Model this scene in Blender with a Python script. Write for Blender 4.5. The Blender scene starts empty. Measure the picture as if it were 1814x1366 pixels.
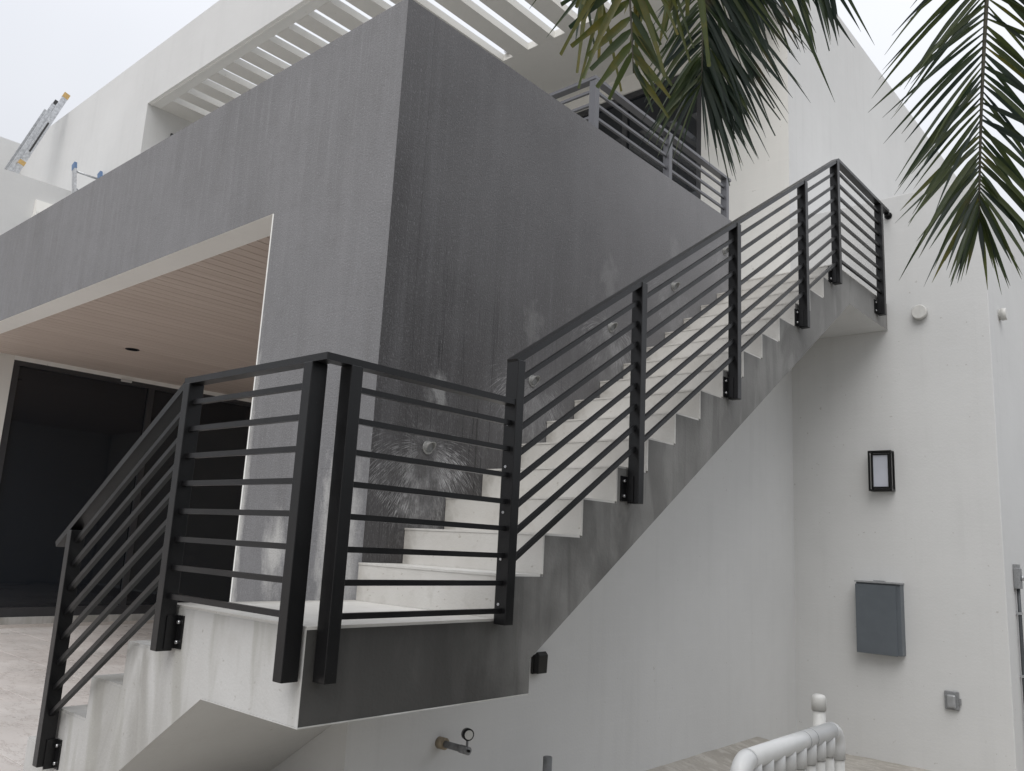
import bpy, bmesh, math, random
from mathutils import Vector, Matrix
random.seed(7)
scene = bpy.context.scene
COL = scene.collection

# ------------------------------------------------------------------ camera
CAM = Vector((3.2732, -2.6451, 0.2938))
YAW, PITCH, ROLL, FPX = -0.7268, 0.1909, 0.0517, 1472.39
fwd = Vector((math.sin(YAW)*math.cos(PITCH), math.cos(YAW)*math.cos(PITCH), math.sin(PITCH)))
rt0 = Vector((math.cos(YAW), -math.sin(YAW), 0)); up0 = rt0.cross(fwd)
RIGHT = rt0*math.cos(ROLL) + up0*math.sin(ROLL)
UP = up0*math.cos(ROLL) - rt0*math.sin(ROLL)
cd = bpy.data.cameras.new('camera'); cam = bpy.data.objects.new('camera', cd); COL.objects.link(cam)
cd.sensor_width = 36; cd.sensor_fit = 'HORIZONTAL'; cd.lens = 36*FPX/1814
cd.clip_start = 0.05; cd.clip_end = 2000
m = Matrix((RIGHT, UP, -fwd)).transposed().to_4x4(); m.translation = CAM
cam.matrix_world = m
scene.camera = cam
def ray_point(u, v, d):            # a point d metres ahead of the photographer
    return CAM + (RIGHT*((u-907)/FPX) + UP*(-(v-683)/FPX) + fwd)*d

# ------------------------------------------------------------------ overcast sky, soft sun, exposure
SUN_EL, SUN_AZ = math.radians(54), math.radians(152)     # azimuth clockwise from +Y
world = bpy.data.worlds.new('World'); scene.world = world; world.use_nodes = True
nt = world.node_tree; nt.nodes.clear()
out = nt.nodes.new('ShaderNodeOutputWorld'); bg = nt.nodes.new('ShaderNodeBackground')
sky = nt.nodes.new('ShaderNodeTexSky'); sky.sky_type = 'NISHITA'; sky.sun_disc = False
sky.sun_elevation = SUN_EL; sky.sun_rotation = SUN_AZ; sky.air_density = 1.0; sky.dust_density = 4.0
cl = nt.nodes.new('ShaderNodeTexNoise'); cl.inputs['Scale'].default_value = 1.6; cl.inputs['Detail'].default_value = 4
tc = nt.nodes.new('ShaderNodeTexCoord'); nt.links.new(tc.outputs['Generated'], cl.inputs['Vector'])
cr = nt.nodes.new('ShaderNodeValToRGB')
cr.color_ramp.elements[0].position = 0.3; cr.color_ramp.elements[0].color = (5.15, 5.28, 5.6, 1)
cr.color_ramp.elements[1].position = 0.7; cr.color_ramp.elements[1].color = (5.95, 6.05, 6.3, 1)
nt.links.new(cl.outputs['Fac'], cr.inputs['Fac'])
sep = nt.nodes.new('ShaderNodeSeparateXYZ'); nt.links.new(tc.outputs['Generated'], sep.inputs[0])
el = nt.nodes.new('ShaderNodeMapRange'); nt.links.new(sep.outputs['Z'], el.inputs[0])      # overcast sky: brightest overhead
for i_, v_ in enumerate((0.0, 1.0, 0.60, 1.45)): el.inputs[i_+1].default_value = v_
vm = nt.nodes.new('ShaderNodeVectorMath'); vm.operation = 'SCALE'
nt.links.new(cr.outputs['Color'], vm.inputs[0]); nt.links.new(el.outputs[0], vm.inputs['Scale'])
mx = nt.nodes.new('ShaderNodeMix'); mx.data_type = 'RGBA'; mx.inputs['Factor'].default_value = 0.93   # thick cloud deck over the clear sky
nt.links.new(sky.outputs['Color'], mx.inputs[6]); nt.links.new(vm.outputs['Vector'], mx.inputs[7])
nt.links.new(mx.outputs[2], bg.inputs['Color']); bg.inputs['Strength'].default_value = 0.1
nt.links.new(bg.outputs['Background'], out.inputs['Surface'])
sd = bpy.data.lights.new('sun', 'SUN'); sd.energy = 1.0; sd.angle = math.radians(50); sd.color = (1, 0.985, 0.965)
sun = bpy.data.objects.new('sun', sd); COL.objects.link(sun)
sdir = Vector((math.sin(SUN_AZ)*math.cos(SUN_EL), math.cos(SUN_AZ)*math.cos(SUN_EL), math.sin(SUN_EL)))
sun.rotation_euler = sdir.to_track_quat('Z', 'Y').to_euler()
sun.location = (0, -10, 20)
scene.view_settings.view_transform = 'Standard'; scene.view_settings.look = 'None'
scene.view_settings.gamma = 1; scene.view_settings.use_curve_mapping = False
scene.view_settings.exposure = 0.74
scene.cycles.max_bounces = 8; scene.cycles.diffuse_bounces = 5

# ------------------------------------------------------------------ helpers
def tag(o, label=None, cat=None, group=None, kind=None):
    if label: o['label'] = label
    if cat: o['category'] = cat
    if group: o['group'] = group
    if kind: o['kind'] = kind
    return o
def thing(name, label, cat, loc=(0, 0, 0), group=None):
    o = bpy.data.objects.new(name, None); COL.objects.link(o); o.location = loc; o.empty_display_size = .2
    return tag(o, label, cat, group)
class MB:
    """collects shapes; build() links them as one mesh object (coordinates are world metres)"""
    def __init__(s): s.v = []; s.f = []; s.sm = []
    def add(s, vs, fs, smooth=False):
        n = len(s.v); s.v += [tuple(v) for v in vs]; s.f += [tuple(i+n for i in f) for f in fs]; s.sm += [smooth]*len(fs)
        return s
    def box(s, x0, x1, y0, y1, z0, z1):
        return s.add([(x0,y0,z0),(x1,y0,z0),(x1,y1,z0),(x0,y1,z0),(x0,y0,z1),(x1,y0,z1),(x1,y1,z1),(x0,y1,z1)],
                     [(0,3,2,1),(4,5,6,7),(0,1,5,4),(1,2,6,5),(2,3,7,6),(3,0,4,7)])
    def prism(s, poly, axis, a, b):
        """poly: 2-D outline (counter-clockwise or not) pushed along axis from a to b"""
        def P(p, t):
            return (t, p[0], p[1]) if axis == 'x' else ((p[0], t, p[1]) if axis == 'y' else (p[0], p[1], t))
        n = len(poly); vs = [P(p, a) for p in poly] + [P(p, b) for p in poly]
        fs = [tuple(range(n)), tuple(range(2*n-1, n-1, -1))]
        fs += [(i, i+n, (i+1) % n+n, (i+1) % n) for i in range(n)]
        return s.add(vs, fs)
    def bar(s, p, q, w, h, side):
        """rectangular bar from p to q; w across `side`, h across the third axis"""
        p, q = Vector(p), Vector(q); t = (q-p).normalized(); sd = Vector(side).normalized(); u = sd.cross(t).normalized()
        vs = []
        for c in (p, q):
            for a, b in ((-1,-1),(1,-1),(1,1),(-1,1)): vs.append(c+sd*a*w/2+u*b*h/2)
        return s.add(vs, [(0,3,2,1),(4,5,6,7),(0,1,5,4),(1,2,6,5),(2,3,7,6),(3,0,4,7)])
    def tube(s, pts, r, n=14, caps=True):
        pts = [Vector(p) for p in pts]; rs = r if isinstance(r, (list, tuple)) else [r]*len(pts)
        base = len(s.v); t0 = (pts[1]-pts[0]).normalized()
        a = t0.orthogonal().normalized(); rings = []
        for i, p in enumerate(pts):
            t = (pts[min(i+1, len(pts)-1)]-pts[max(i-1, 0)])
            t = t.normalized() if t.length > 1e-9 else t0
            a = (a-t*a.dot(t)); a = a.normalized() if a.length > 1e-6 else t.orthogonal().normalized()
            b = t.cross(a)
            rings.append([p+(a*math.cos(2*math.pi*k/n)+b*math.sin(2*math.pi*k/n))*rs[i] for k in range(n)])
        vs = [v for rg in rings for v in rg]
        fs = [(i*n+k, i*n+(k+1) % n, (i+1)*n+(k+1) % n, (i+1)*n+k) for i in range(len(pts)-1) for k in range(n)]
        s.add(vs, fs, True)
        if caps:
            L = (len(pts)-1)*n
            s.f += [tuple(base+k for k in range(n-1, -1, -1)), tuple(base+L+k for k in range(n))]; s.sm += [False, False]
        return s
    def build(s, name, mat, parent=None, bevel=0, matfn=None, loc=None):
        me = bpy.data.meshes.new(name); me.from_pydata(s.v, [], s.f); me.validate()
        bm = bmesh.new(); bm.from_mesh(me)
        bmesh.ops.recalc_face_normals(bm, faces=bm.faces)
        if bevel:
            es = [e for e in bm.edges if len(e.link_faces) == 2 and e.calc_face_angle(0) > .5]
            bmesh.ops.bevel(bm, geom=es, offset=bevel, segments=2, profile=.5, affect='EDGES', clamp_overlap=True)
        bm.to_mesh(me); bm.free()
        if not bevel:
            for p, sm in zip(me.polygons, s.sm): p.use_smooth = sm
        mats = mat if isinstance(mat, (list, tuple)) else [mat]
        for mm in mats: me.materials.append(mm)
        if matfn:
            for p in me.polygons: p.material_index = matfn(p.normal, p.center)
        o = bpy.data.objects.new(name, me); COL.objects.link(o)
        if parent:
            o.parent = parent
            if parent.type == 'EMPTY': o.location = -parent.location
        return o
def Box(*a): return MB().box(*a)
def copy_part(o, parent, loc=None):
    c = o.copy(); COL.objects.link(c); c.parent = parent
    if loc is not None: c.location = loc
    return c

# ------------------------------------------------------------------ materials
class NT:
    def __init__(s, name):
        s.m = bpy.data.materials.new(name); s.m.use_nodes = True; s.t = s.m.node_tree
        s.b = s.t.nodes['Principled BSDF']
        g = s.n('ShaderNodeNewGeometry'); s.pos = g.outputs['Position']; s.nor = g.outputs['True Normal']
    def n(s, typ, **kw):
        nd = s.t.nodes.new(typ)
        for k, v in kw.items(): setattr(nd, k, v)
        return nd
    def l(s, a, b): s.t.links.new(a, b)
    def put(s, sock, v):
        if hasattr(v, 'is_output'): s.l(v, sock)
        else: sock.default_value = v
    def math(s, op, a, b=0.0, clamp=False):
        nd = s.n('ShaderNodeMath', operation=op, use_clamp=clamp); s.put(nd.inputs[0], a); s.put(nd.inputs[1], b); return nd.outputs[0]
    def vec(s, scale=(1, 1, 1), off=(0, 0, 0), src=None):
        mp = s.n('ShaderNodeMapping'); s.l(src or s.pos, mp.inputs['Vector'])
        mp.inputs['Scale'].default_value = scale; mp.inputs['Location'].default_value = off; return mp.outputs[0]
    def noise(s, scale=1.0, detail=4, vscale=(1, 1, 1), off=(0, 0, 0), rough=.55, src=None, dist=0):
        nd = s.n('ShaderNodeTexNoise'); s.l(s.vec(vscale, off, src), nd.inputs['Vector'])
        nd.inputs['Scale'].default_value = scale; nd.inputs['Detail'].default_value = detail
        nd.inputs['Roughness'].default_value = rough; nd.inputs['Distortion'].default_value = dist; return nd.outputs['Fac']
    def ramp(s, f, a, b, va=0.0, vb=1.0):
        nd = s.n('ShaderNodeMapRange'); nd.clamp = True; s.put(nd.inputs[0], f)
        for i, v in enumerate((a, b, va, vb)): s.put(nd.inputs[i+1], v)
        return nd.outputs[0]
    def mix(s, f, a, b):
        nd = s.n('ShaderNodeMix', data_type='RGBA'); s.put(nd.inputs[0], f)
        for i, v in ((6, a), (7, b)):
            if not hasattr(v, 'is_output') and len(v) == 3: v = (*v, 1)
            s.put(nd.inputs[i], v)
        return nd.outputs[2]
    def xyz(s):
        nd = s.n('ShaderNodeSeparateXYZ'); s.l(s.pos, nd.inputs[0]); return nd.outputs
    def bump(s, h, strength=.2, dist=.01):
        nd = s.n('ShaderNodeBump'); s.l(h, nd.inputs['Height']); nd.inputs['Strength'].default_value = strength
        nd.inputs['Distance'].default_value = dist; s.l(nd.outputs[0], s.b.inputs['Normal'])
    def fin(s, col, rough=.8, spec=.35):
        s.put(s.b.inputs['Base Color'], (*col, 1) if isinstance(col, tuple) else col)
        s.put(s.b.inputs['Roughness'], rough); s.b.inputs['Specular IOR Level'].default_value = spec
        return s.m
def white_stucco(name, base=(.63, .632, .625), streak=.14, blotch=.10, dirt=(.30, .30, .292)):
    k = NT(name)
    big = k.noise(.9, 5); fine = k.noise(60, 3); mid = k.noise(7, 4)
    st = k.noise(1, 4, (9, 9, .55)); st2 = k.noise(1, 3, (40, 40, 1.2))
    c = k.mix(k.ramp(big, .35, .7, 0, blotch), base, dirt)
    c = k.mix(k.math('MULTIPLY', k.ramp(st, .52, .8, 0, streak), k.ramp(big, .3, .6)), c, dirt)
    c = k.mix(k.ramp(st2, .6, .85, 0, streak*.5), c, dirt)
    c = k.mix(k.ramp(mid, .3, .7, 0, .10), c, tuple(min(1, v*1.12) for v in base))
    sp = k.noise(23, 2, off=(3, 1, 7)); c = k.mix(k.ramp(sp, .735, .76, 0, .32), c, (.22, .19, .15))
    pat = k.noise(.45, 3, off=(11, 3, 8)); c = k.mix(k.ramp(pat, .40, .62, 0, .16), c, tuple(v*.72 for v in base))
    brush = k.noise(1, 3, (2, 2, 45)); c = k.mix(k.ramp(brush, .55, .8, 0, .10), c, tuple(min(1, v*1.25) for v in base))
    k.bump(k.math('ADD', fine, k.math('MULTIPLY', mid, .35)), .22, .005)
    return k.fin(c, .85)
M = {}
M['white'] = white_stucco('white_stucco')
M['cream'] = white_stucco('cream_stucco', (.74, .73, .695), .10, .06)
M['trim'] = white_stucco('white_trim_paint', (.82, .82, .79), .08, .05)
LIGHTS = [(0.381, 0.789), (1.224, 1.308), (2.054, 1.848), (2.902, 2.381), (3.76, 2.944)]
PATCH = [(0.426, 1.114, .09, .13), (1.209, 1.668, .10, .15), (2.023, 2.194, .12, .17), (2.911, 2.705, .09, .14)]
def grey_front():
    k = NT('grey_stucco'); o = k.xyz()
    big = k.noise(.8, 5, off=(2, 0, 5)); fine = k.noise(90, 3); mid = k.noise(9, 4)
    st = k.noise(1, 4, (14, 14, .7)); st2 = k.noise(1, 2, (70, 70, 2.2))
    c = k.mix(k.ramp(big, .3, .7), (.165, .165, .169), (.206, .206, .213))
    c = k.mix(k.ramp(st, .45, .70, 0, .36), c, (.235, .235, .242))
    c = k.mix(k.ramp(k.noise(1, 4, (6, 6, .8), off=(3, 8, 1)), .5, .72, 0, .3), c, (.125, .122, .122))
    top = k.ramp(k.xyz()[2], 2.3, 3.27, .5, 1.6)
    c = k.mix(k.math('MULTIPLY', k.ramp(st2, .56, .76, 0, .34), top), c, (.30, .30, .31))
    c = k.mix(k.ramp(mid, .5, .8, 0, .25), c, (.12, .115, .115))
    g2 = k.noise(140, 2, off=(7, 7, 7)); g3 = k.noise(1, 3, (110, 110, 45))
    c = k.mix(k.ramp(g2, .50, .70, 0, .42), c, (.095, .092, .094))
    c = k.mix(k.ramp(g3, .56, .74, 0, .42), c, (.34, .34, .35))
    # worn, chalky paint low on the pier
    rag = k.noise(13, 6, (1, 1, .45), rough=.72)
    for (cx, cz, rx, rz, am) in ((-.76, .18, .11, .22, .75), (-.24, .28, .12, .55, .85), (-.10, .15, .07, .5, .5), (-1.13, .35, .035, .95, .8)):
        dx = k.math('DIVIDE', k.math('SUBTRACT', o[0], cx), rx); dz = k.math('DIVIDE', k.math('SUBTRACT', o[2], cz), rz)
        r = k.math('SQRT', k.math('ADD', k.math('MULTIPLY', dx, dx), k.math('MULTIPLY', dz, dz)))
        r = k.math('ADD', r, k.math('MULTIPLY', k.math('SUBTRACT', rag, .5), 2.6))
        c = k.mix(k.ramp(r, 1.25, .15, 0, am), c, (.52, .515, .50))
    k.bump(k.math('ADD', fine, k.math('MULTIPLY', st2, .5)), .6, .006)
    return k.fin(c, .72)
M['grey'] = grey_front()
def grey_wet():
    k = NT('wet_grey_stucco'); o = k.xyz()
    big = k.noise(.7, 5, off=(2, 4, 5)); fine = k.noise(95, 3); mid = k.noise(8, 4)
    st = k.noise(1, 4, (12, 12, .6)); st2 = k.noise(1, 2, (60, 60, 1.6))
    # rain has soaked the lower near end of the wall; the far upper end is drying
    dry = k.math('ADD', k.math('MULTIPLY', o[1], .20), k.math('MULTIPLY', o[2], .16))
    dry = k.math('ADD', dry, k.math('MULTIPLY', k.math('SUBTRACT', big, .5), .9))
    c = k.mix(k.ramp(dry, .30, 1.25), (.060, .057, .058), (.235, .232, .238))
    c = k.mix(k.ramp(st, .48, .78, 0, .30), c, (.17, .168, .175))
    c = k.mix(k.ramp(st2, .62, .82, 0, .22), c, (.22, .22, .225))
    g2 = k.noise(140, 2, off=(7, 7, 7)); g3 = k.noise(1, 3, (110, 110, 40))
    c = k.mix(k.ramp(g2, .50, .70, 0, .40), c, (.040, .039, .040))
    c = k.mix(k.ramp(g3, .56, .74, 0, .34), c, (.27, .27, .28))
    # thin runs of water
    dr = k.noise(1, 1.5, (1, 34, .45), off=(0, 2.7, 0))
    line = k.math('ABSOLUTE', k.math('SUBTRACT', dr, .60))
    low = k.math('MULTIPLY', k.ramp(o[2], 2.3, 1.2), k.ramp(k.noise(2.5, 2, (1, 2, .6)), .38, .55))
    c = k.mix(k.math('MULTIPLY', k.ramp(line, .022, .006, 0, .80), k.math('MULTIPLY', low, k.ramp(o[1], 1.9, .9))), c, (.016, .015, .015))
    ef = None
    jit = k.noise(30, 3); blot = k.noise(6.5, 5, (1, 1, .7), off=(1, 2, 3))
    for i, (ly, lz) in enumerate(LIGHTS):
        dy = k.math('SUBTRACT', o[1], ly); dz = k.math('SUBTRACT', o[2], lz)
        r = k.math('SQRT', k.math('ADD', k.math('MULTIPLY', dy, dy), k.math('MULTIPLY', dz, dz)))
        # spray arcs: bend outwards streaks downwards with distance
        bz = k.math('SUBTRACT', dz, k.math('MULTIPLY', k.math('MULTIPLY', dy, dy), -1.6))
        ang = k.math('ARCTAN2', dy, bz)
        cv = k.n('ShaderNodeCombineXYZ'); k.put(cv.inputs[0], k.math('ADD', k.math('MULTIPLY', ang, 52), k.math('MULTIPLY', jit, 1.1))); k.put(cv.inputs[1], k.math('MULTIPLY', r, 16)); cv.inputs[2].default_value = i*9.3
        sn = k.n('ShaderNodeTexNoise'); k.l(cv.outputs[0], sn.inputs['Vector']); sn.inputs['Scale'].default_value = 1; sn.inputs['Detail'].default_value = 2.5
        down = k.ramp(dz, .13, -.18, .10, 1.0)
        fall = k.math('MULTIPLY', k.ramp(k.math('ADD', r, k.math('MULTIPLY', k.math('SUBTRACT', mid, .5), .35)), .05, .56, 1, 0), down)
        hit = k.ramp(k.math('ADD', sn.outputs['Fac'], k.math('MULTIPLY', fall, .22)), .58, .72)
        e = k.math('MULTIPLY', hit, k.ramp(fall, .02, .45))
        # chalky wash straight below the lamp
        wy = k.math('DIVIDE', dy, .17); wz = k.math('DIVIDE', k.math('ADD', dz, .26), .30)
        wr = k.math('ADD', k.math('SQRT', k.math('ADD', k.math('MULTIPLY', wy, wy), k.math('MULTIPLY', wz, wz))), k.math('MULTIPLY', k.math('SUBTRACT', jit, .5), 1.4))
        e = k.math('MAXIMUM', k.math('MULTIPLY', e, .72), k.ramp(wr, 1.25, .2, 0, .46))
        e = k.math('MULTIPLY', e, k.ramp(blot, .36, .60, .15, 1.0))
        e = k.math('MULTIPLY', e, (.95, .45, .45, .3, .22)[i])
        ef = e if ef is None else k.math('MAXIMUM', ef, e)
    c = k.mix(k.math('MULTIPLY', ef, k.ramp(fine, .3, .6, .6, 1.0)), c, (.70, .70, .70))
    rag = k.noise(14, 4, (1, 1, .6)); pt = None
    for (py, pz, ry, rz) in PATCH:
        wy = k.math('DIVIDE', k.math('SUBTRACT', o[1], py), ry); wz = k.math('DIVIDE', k.math('SUBTRACT', o[2], pz), rz)
        wr = k.math('ADD', k.math('SQRT', k.math('ADD', k.math('MULTIPLY', wy, wy), k.math('MULTIPLY', wz, wz))), k.math('MULTIPLY', k.math('SUBTRACT', rag, .5), 2.4))
        e = k.ramp(wr, 1.0, .35, 0, .60 if py < 1 else .22); pt = e if pt is None else k.math('MAXIMUM', pt, e)
    c = k.mix(pt, c, (.33, .33, .325))
    k.bump(k.math('ADD', fine, k.math('MULTIPLY', mid, .5)), .5, .006)
    return k.fin(c, k.ramp(dry, .2, 1.2, .45, .75), .4)
M['wet'] = grey_wet()
def concrete_stained():
    k = NT('rain_stained_concrete')
    big = k.noise(1.6, 5, (1, 1, .8), off=(5, 1, 2)); st = k.noise(1, 5, (3.6, 3.6, 1.0), dist=1.0); st2 = k.noise(1, 3, (13, 13, 1.3), dist=.7); fine = k.noise(70, 3); mid = k.noise(9, 4)
    c = k.mix(k.ramp(big, .35, .68), (.115, .113, .107), (.21, .207, .198))
    c = k.mix(k.ramp(st, .49, .57, 0, .5), c, (.27, .267, .255))
    c = k.mix(k.ramp(st2, .55, .75, 0, .45), c, (.085, .083, .078))
    c = k.mix(k.ramp(mid, .4, .75, 0, .25), c, (.11, .108, .10))
    o = k.xyz(); soak = k.math('ADD', k.math('MULTIPLY', o[1], .55), k.math('MULTIPLY', k.math('SUBTRACT', big, .5), 1.2))
    c = k.mix(k.ramp(soak, .45, -.15, 0, .82), c, (.034, .033, .031))
    c = k.mix(k.ramp(soak, .9, 2.5, 0, .42), c, (.28, .278, .272))
    k.bump(k.math('ADD', fine, mid), .35, .005)
    return k.fin(c, .68)
M['stained'] = concrete_stained()
def plaster_light():
    k = NT('pale_stair_plaster')
    big = k.noise(1.4, 5, off=(1, 1, 4)); st = k.noise(1, 4, (6, 6, .8), dist=.5); fine = k.noise(80, 3); mid = k.noise(10, 4)
    c = k.mix(k.ramp(big, .35, .68), (.46, .455, .44), (.56, .558, .548))
    s3 = k.noise(1, 4, (2.3, 2.3, .8), off=(9, 2, 3), dist=1.2)
    c = k.mix(k.ramp(st, .50, .60, 0, .5), c, (.33, .325, .29))
    o = k.xyz(); left = k.ramp(o[0], .25, -.15)
    c = k.mix(k.math('MULTIPLY', k.ramp(s3, .44, .60, 0, .70), left), c, (.27, .262, .24))
    c = k.mix(k.ramp(mid, .55, .8, 0, .3), c, (.40, .39, .36))
    sp = k.noise(31, 2); c = k.mix(k.ramp(sp, .70, .74, 0, .5), c, (.25, .23, .20))
    k.bump(k.math('ADD', fine, mid), .3, .004)
    return k.fin(c, .62)
M['pale'] = plaster_light()
def riser_mat():
    k = NT('pale_riser_plaster')
    info = k.n('ShaderNodeObjectInfo')
    big = k.noise(3.0, 5); mid = k.noise(16, 5); fine = k.noise(90, 3)
    c = k.mix(k.ramp(big, .35, .7), (.56, .545, .515), (.66, .648, .62))
    c = k.mix(k.ramp(mid, .58, .75, 0, .4), c, (.42, .40, .36))
    sp = k.noise(26, 3, (1, 1, 1.6), off=(4, 4, 4)); c = k.mix(k.ramp(sp, .69, .74, 0, .6), c, (.30, .27, .22))
    c = k.mix(k.ramp(info.outputs['Random'], 0, 1, 0, .18), c, (.47, .45, .40))
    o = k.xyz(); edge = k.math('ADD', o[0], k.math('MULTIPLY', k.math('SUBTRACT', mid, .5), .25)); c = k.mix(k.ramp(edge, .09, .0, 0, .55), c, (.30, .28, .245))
    k.bump(k.math('ADD', fine, mid), .3, .004)
    return k.fin(c, .5)
M['riser'] = riser_mat()
def metal_black():
    k = NT('black_powder_coat'); sp = k.noise(160, 2); big = k.noise(5, 3)
    c = k.mix(k.ramp(sp, .68, .74, 0, .35), (.006, .006, .0065), (.05, .05, .054))
    k.bump(k.noise(260, 2), .12, .002)
    return k.fin(c, k.ramp(big, .3, .7, .28, .42), .38)
M['black'] = metal_black()
def metal_sky_sheen():
    k = NT('wet_sky_sheen_coat'); sp = k.noise(160, 2)
    c = k.mix(k.ramp(sp, .64, .74, 0, .4), (.105, .105, .115), (.22, .22, .235))  # base grey raised to paint in the sky's reflection on wet metal
    return k.fin(c, .28, .6)
M['rail_grey'] = metal_sky_sheen()
def simple(name, col, rough=.5, spec=.5, metallic=0, var=.12, scale=12, bump=0):
    k = NT(name); n = k.noise(scale, 4)
    c = k.mix(k.ramp(n, .3, .7), tuple(v*(1-var) for v in col), tuple(min(1, v*(1+var)) for v in col))
    if bump: k.bump(k.noise(scale*6, 3), bump, .004)
    k.fin(c, rough, spec); k.b.inputs['Metallic'].default_value = metallic; return k.m
M['lamp_grey'] = simple('weathered_lamp_metal', (.30, .30, .29), .45, .5, .2, .25, 60)
M['bolt'] = simple('zinc_bolt', (.55, .55, .56), .3, .5, .9)
M['pvc'] = simple('white_pvc', (.58, .585, .58), .28, .5, 0, .06, 8)
M['pvc_cap'] = simple('off_white_pvc', (.56, .555, .53), .4, .5, 0, .08, 20)
M['boxgrey'] = simple('grey_enamel_steel', (.105, .120, .135), .42, .5, 0, .10, 6)
M['boxlip'] = simple('galvanised_steel', (.40, .41, .42), .35, .5, .6, .15, 20)
M['conduit'] = simple('dark_grey_conduit', (.06, .065, .07), .5)
M['plastic_grey'] = simple('grey_plastic', (.22, .225, .23), .5, .5, 0, .2, 60)
M['pipe_grey'] = simple('grey_pipe', (.16, .165, .17), .5, .5, 0, .25, 25)
M['brass'] = simple('dull_bronze_sleeve', (.30, .25, .18), .5, .5, .3, .25, 30)
M['frost'] = simple('frosted_glass', (.52, .54, .60), .35, .5, 0, .05, 5)
M['alu'] = simple('scuffed_aluminium', (.50, .51, .52), .38, .5, .7, .25, 25)
M['orange'] = simple('orange_plastic', (.50, .33, .12), .5, .5, 0, .15, 30)
M['blue'] = simple('blue_plastic', (.10, .17, .30), .5, .5, 0, .15, 30)
M['sticker'] = simple('dark_sticker', (.03, .03, .03), .5, .5, 0, .6, 60)
M['dial'] = simple('dial_face', (.55, .55, .53), .3)
M['frame'] = simple('black_door_frame', (.042, .043, .047), .35)
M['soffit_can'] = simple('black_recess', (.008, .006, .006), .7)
def glass_dark():
    k = NT('dark_tinted_glass'); n = k.noise(.8, 3); k.bump(n, .03, .05)
    return k.fin((.010, .013, .018), .03, .6)
M['glass'] = glass_dark()
def wood():
    k = NT('brown_ceiling_board'); info = k.n('ShaderNodeObjectInfo')
    g = k.noise(1, 5, (60, 1.2, 60)); g2 = k.noise(1, 4, (18, .8, 18)); big = k.noise(1.1, 3)
    c = k.mix(k.ramp(g, .3, .72), (.49, .41, .36), (.62, .54, .48))
    c = k.mix(k.ramp(g2, .5, .8, 0, .35), c, (.41, .335, .285))
    c = k.mix(k.ramp(info.outputs['Random'], 0, 1, 0, .30), c, (.46, .38, .335))
    c = k.mix(k.ramp(big, .4, .7, 0, .25), c, (.50, .43, .375))
    k.bump(g, .2, .002)
    return k.fin(c, .55)
M['wood'] = wood()
def travertine():
    k = NT('pinkish_stone_paver'); info = k.n('ShaderNodeObjectInfo')
    big = k.noise(1.2, 5); vein = k.noise(2.2, 7, (1, 2.6, 1), off=(3, 3, 0), rough=.65); mid = k.noise(9, 5, (1, 1.8, 1))
    c = k.mix(k.ramp(big, .3, .7), (.57, .535, .505), (.68, .645, .62))
    c = k.mix(k.ramp(info.outputs['Random'], 0, 1, 0, .5), c, (.58, .53, .50))
    v = k.math('ABSOLUTE', k.math('SUBTRACT', vein, .5)); c = k.mix(k.ramp(v, .012, .002, 0, .45), c, (.26, .21, .18))
    c = k.mix(k.ramp(mid, .6, .8, 0, .35), c, (.44, .38, .34))
    return k.fin(c, k.ramp(big, .35, .7, .22, .5), .5)
M['paver'] = travertine()
M['grout'] = simple('sand_grout', (.44, .40, .37), .8, .3, 0, .2, 30)
def dirty_ground():
    k = NT('muddy_concrete'); big = k.noise(1.3, 6); mid = k.noise(7, 6, (1, 2.2, 1), dist=.8); fine = k.noise(50, 4)
    c = k.mix(k.ramp(big, .35, .65), (.30, .275, .24), (.46, .435, .395))
    c = k.mix(k.ramp(mid, .5, .62, 0, .6), c, (.52, .50, .46))
    c = k.mix(k.ramp(fine, .58, .72, 0, .5), c, (.17, .145, .12))
    k.bump(k.math('ADD', fine, mid), .5, .01)
    return k.fin(c, k.ramp(big, .4, .6, .35, .75))
M['ground'] = dirty_ground()
def leaf(name, a, b, tip, tipamt=.0, brown=.35):
    k = NT(name); info = k.n('ShaderNodeObjectInfo'); n = k.noise(14, 4); s = k.noise(1, 2, (60, 60, 60))
    c = k.mix(info.outputs['Random'], a, b)
    c = k.mix(k.ramp(n, .5, .75, 0, .5+tipamt), c, tip)
    br = k.noise(5, 3, off=(4, 9, 2)); c = k.mix(k.math('MULTIPLY', k.ramp(br, .60, .70, 0, brown), k.ramp(n, .35, .55)), c, (.16, .10, .04))
    k.fin(c, k.ramp(n, .3, .7, .28, .5), .5)
    # thin blades let some daylight through
    tr = k.n('ShaderNodeBsdfTranslucent'); k.l(c, tr.inputs['Color']); ms = k.n('ShaderNodeMixShader'); ms.inputs[0].default_value = .38
    o = [x for x in k.t.nodes if x.type == 'OUTPUT_MATERIAL'][0]
    k.l(k.b.outputs[0], ms.inputs[1]); k.l(tr.outputs[0], ms.inputs[2]); k.l(ms.outputs[0], o.inputs['Surface'])
    return k.m
M['leaf'] = leaf('green_palm_leaflet', (.030, .052, .030), (.080, .105, .034), (.12, .13, .032))
M['leaf_dark'] = leaf('deep_green_palm_leaflet', (.022, .036, .030), (.040, .060, .042), (.05, .065, .03))
M['leaf_yellow'] = leaf('yellowing_palm_leaflet', (.070, .095, .025), (.13, .13, .03), (.24, .18, .03), .2)
M['stem'] = simple('palm_stem', (.10, .095, .075), .55, .4, 0, .3, 30)
M['trunk'] = simple('palm_trunk', (.24, .21, .17), .85, .3, 0, .35, 9, .5)

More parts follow.
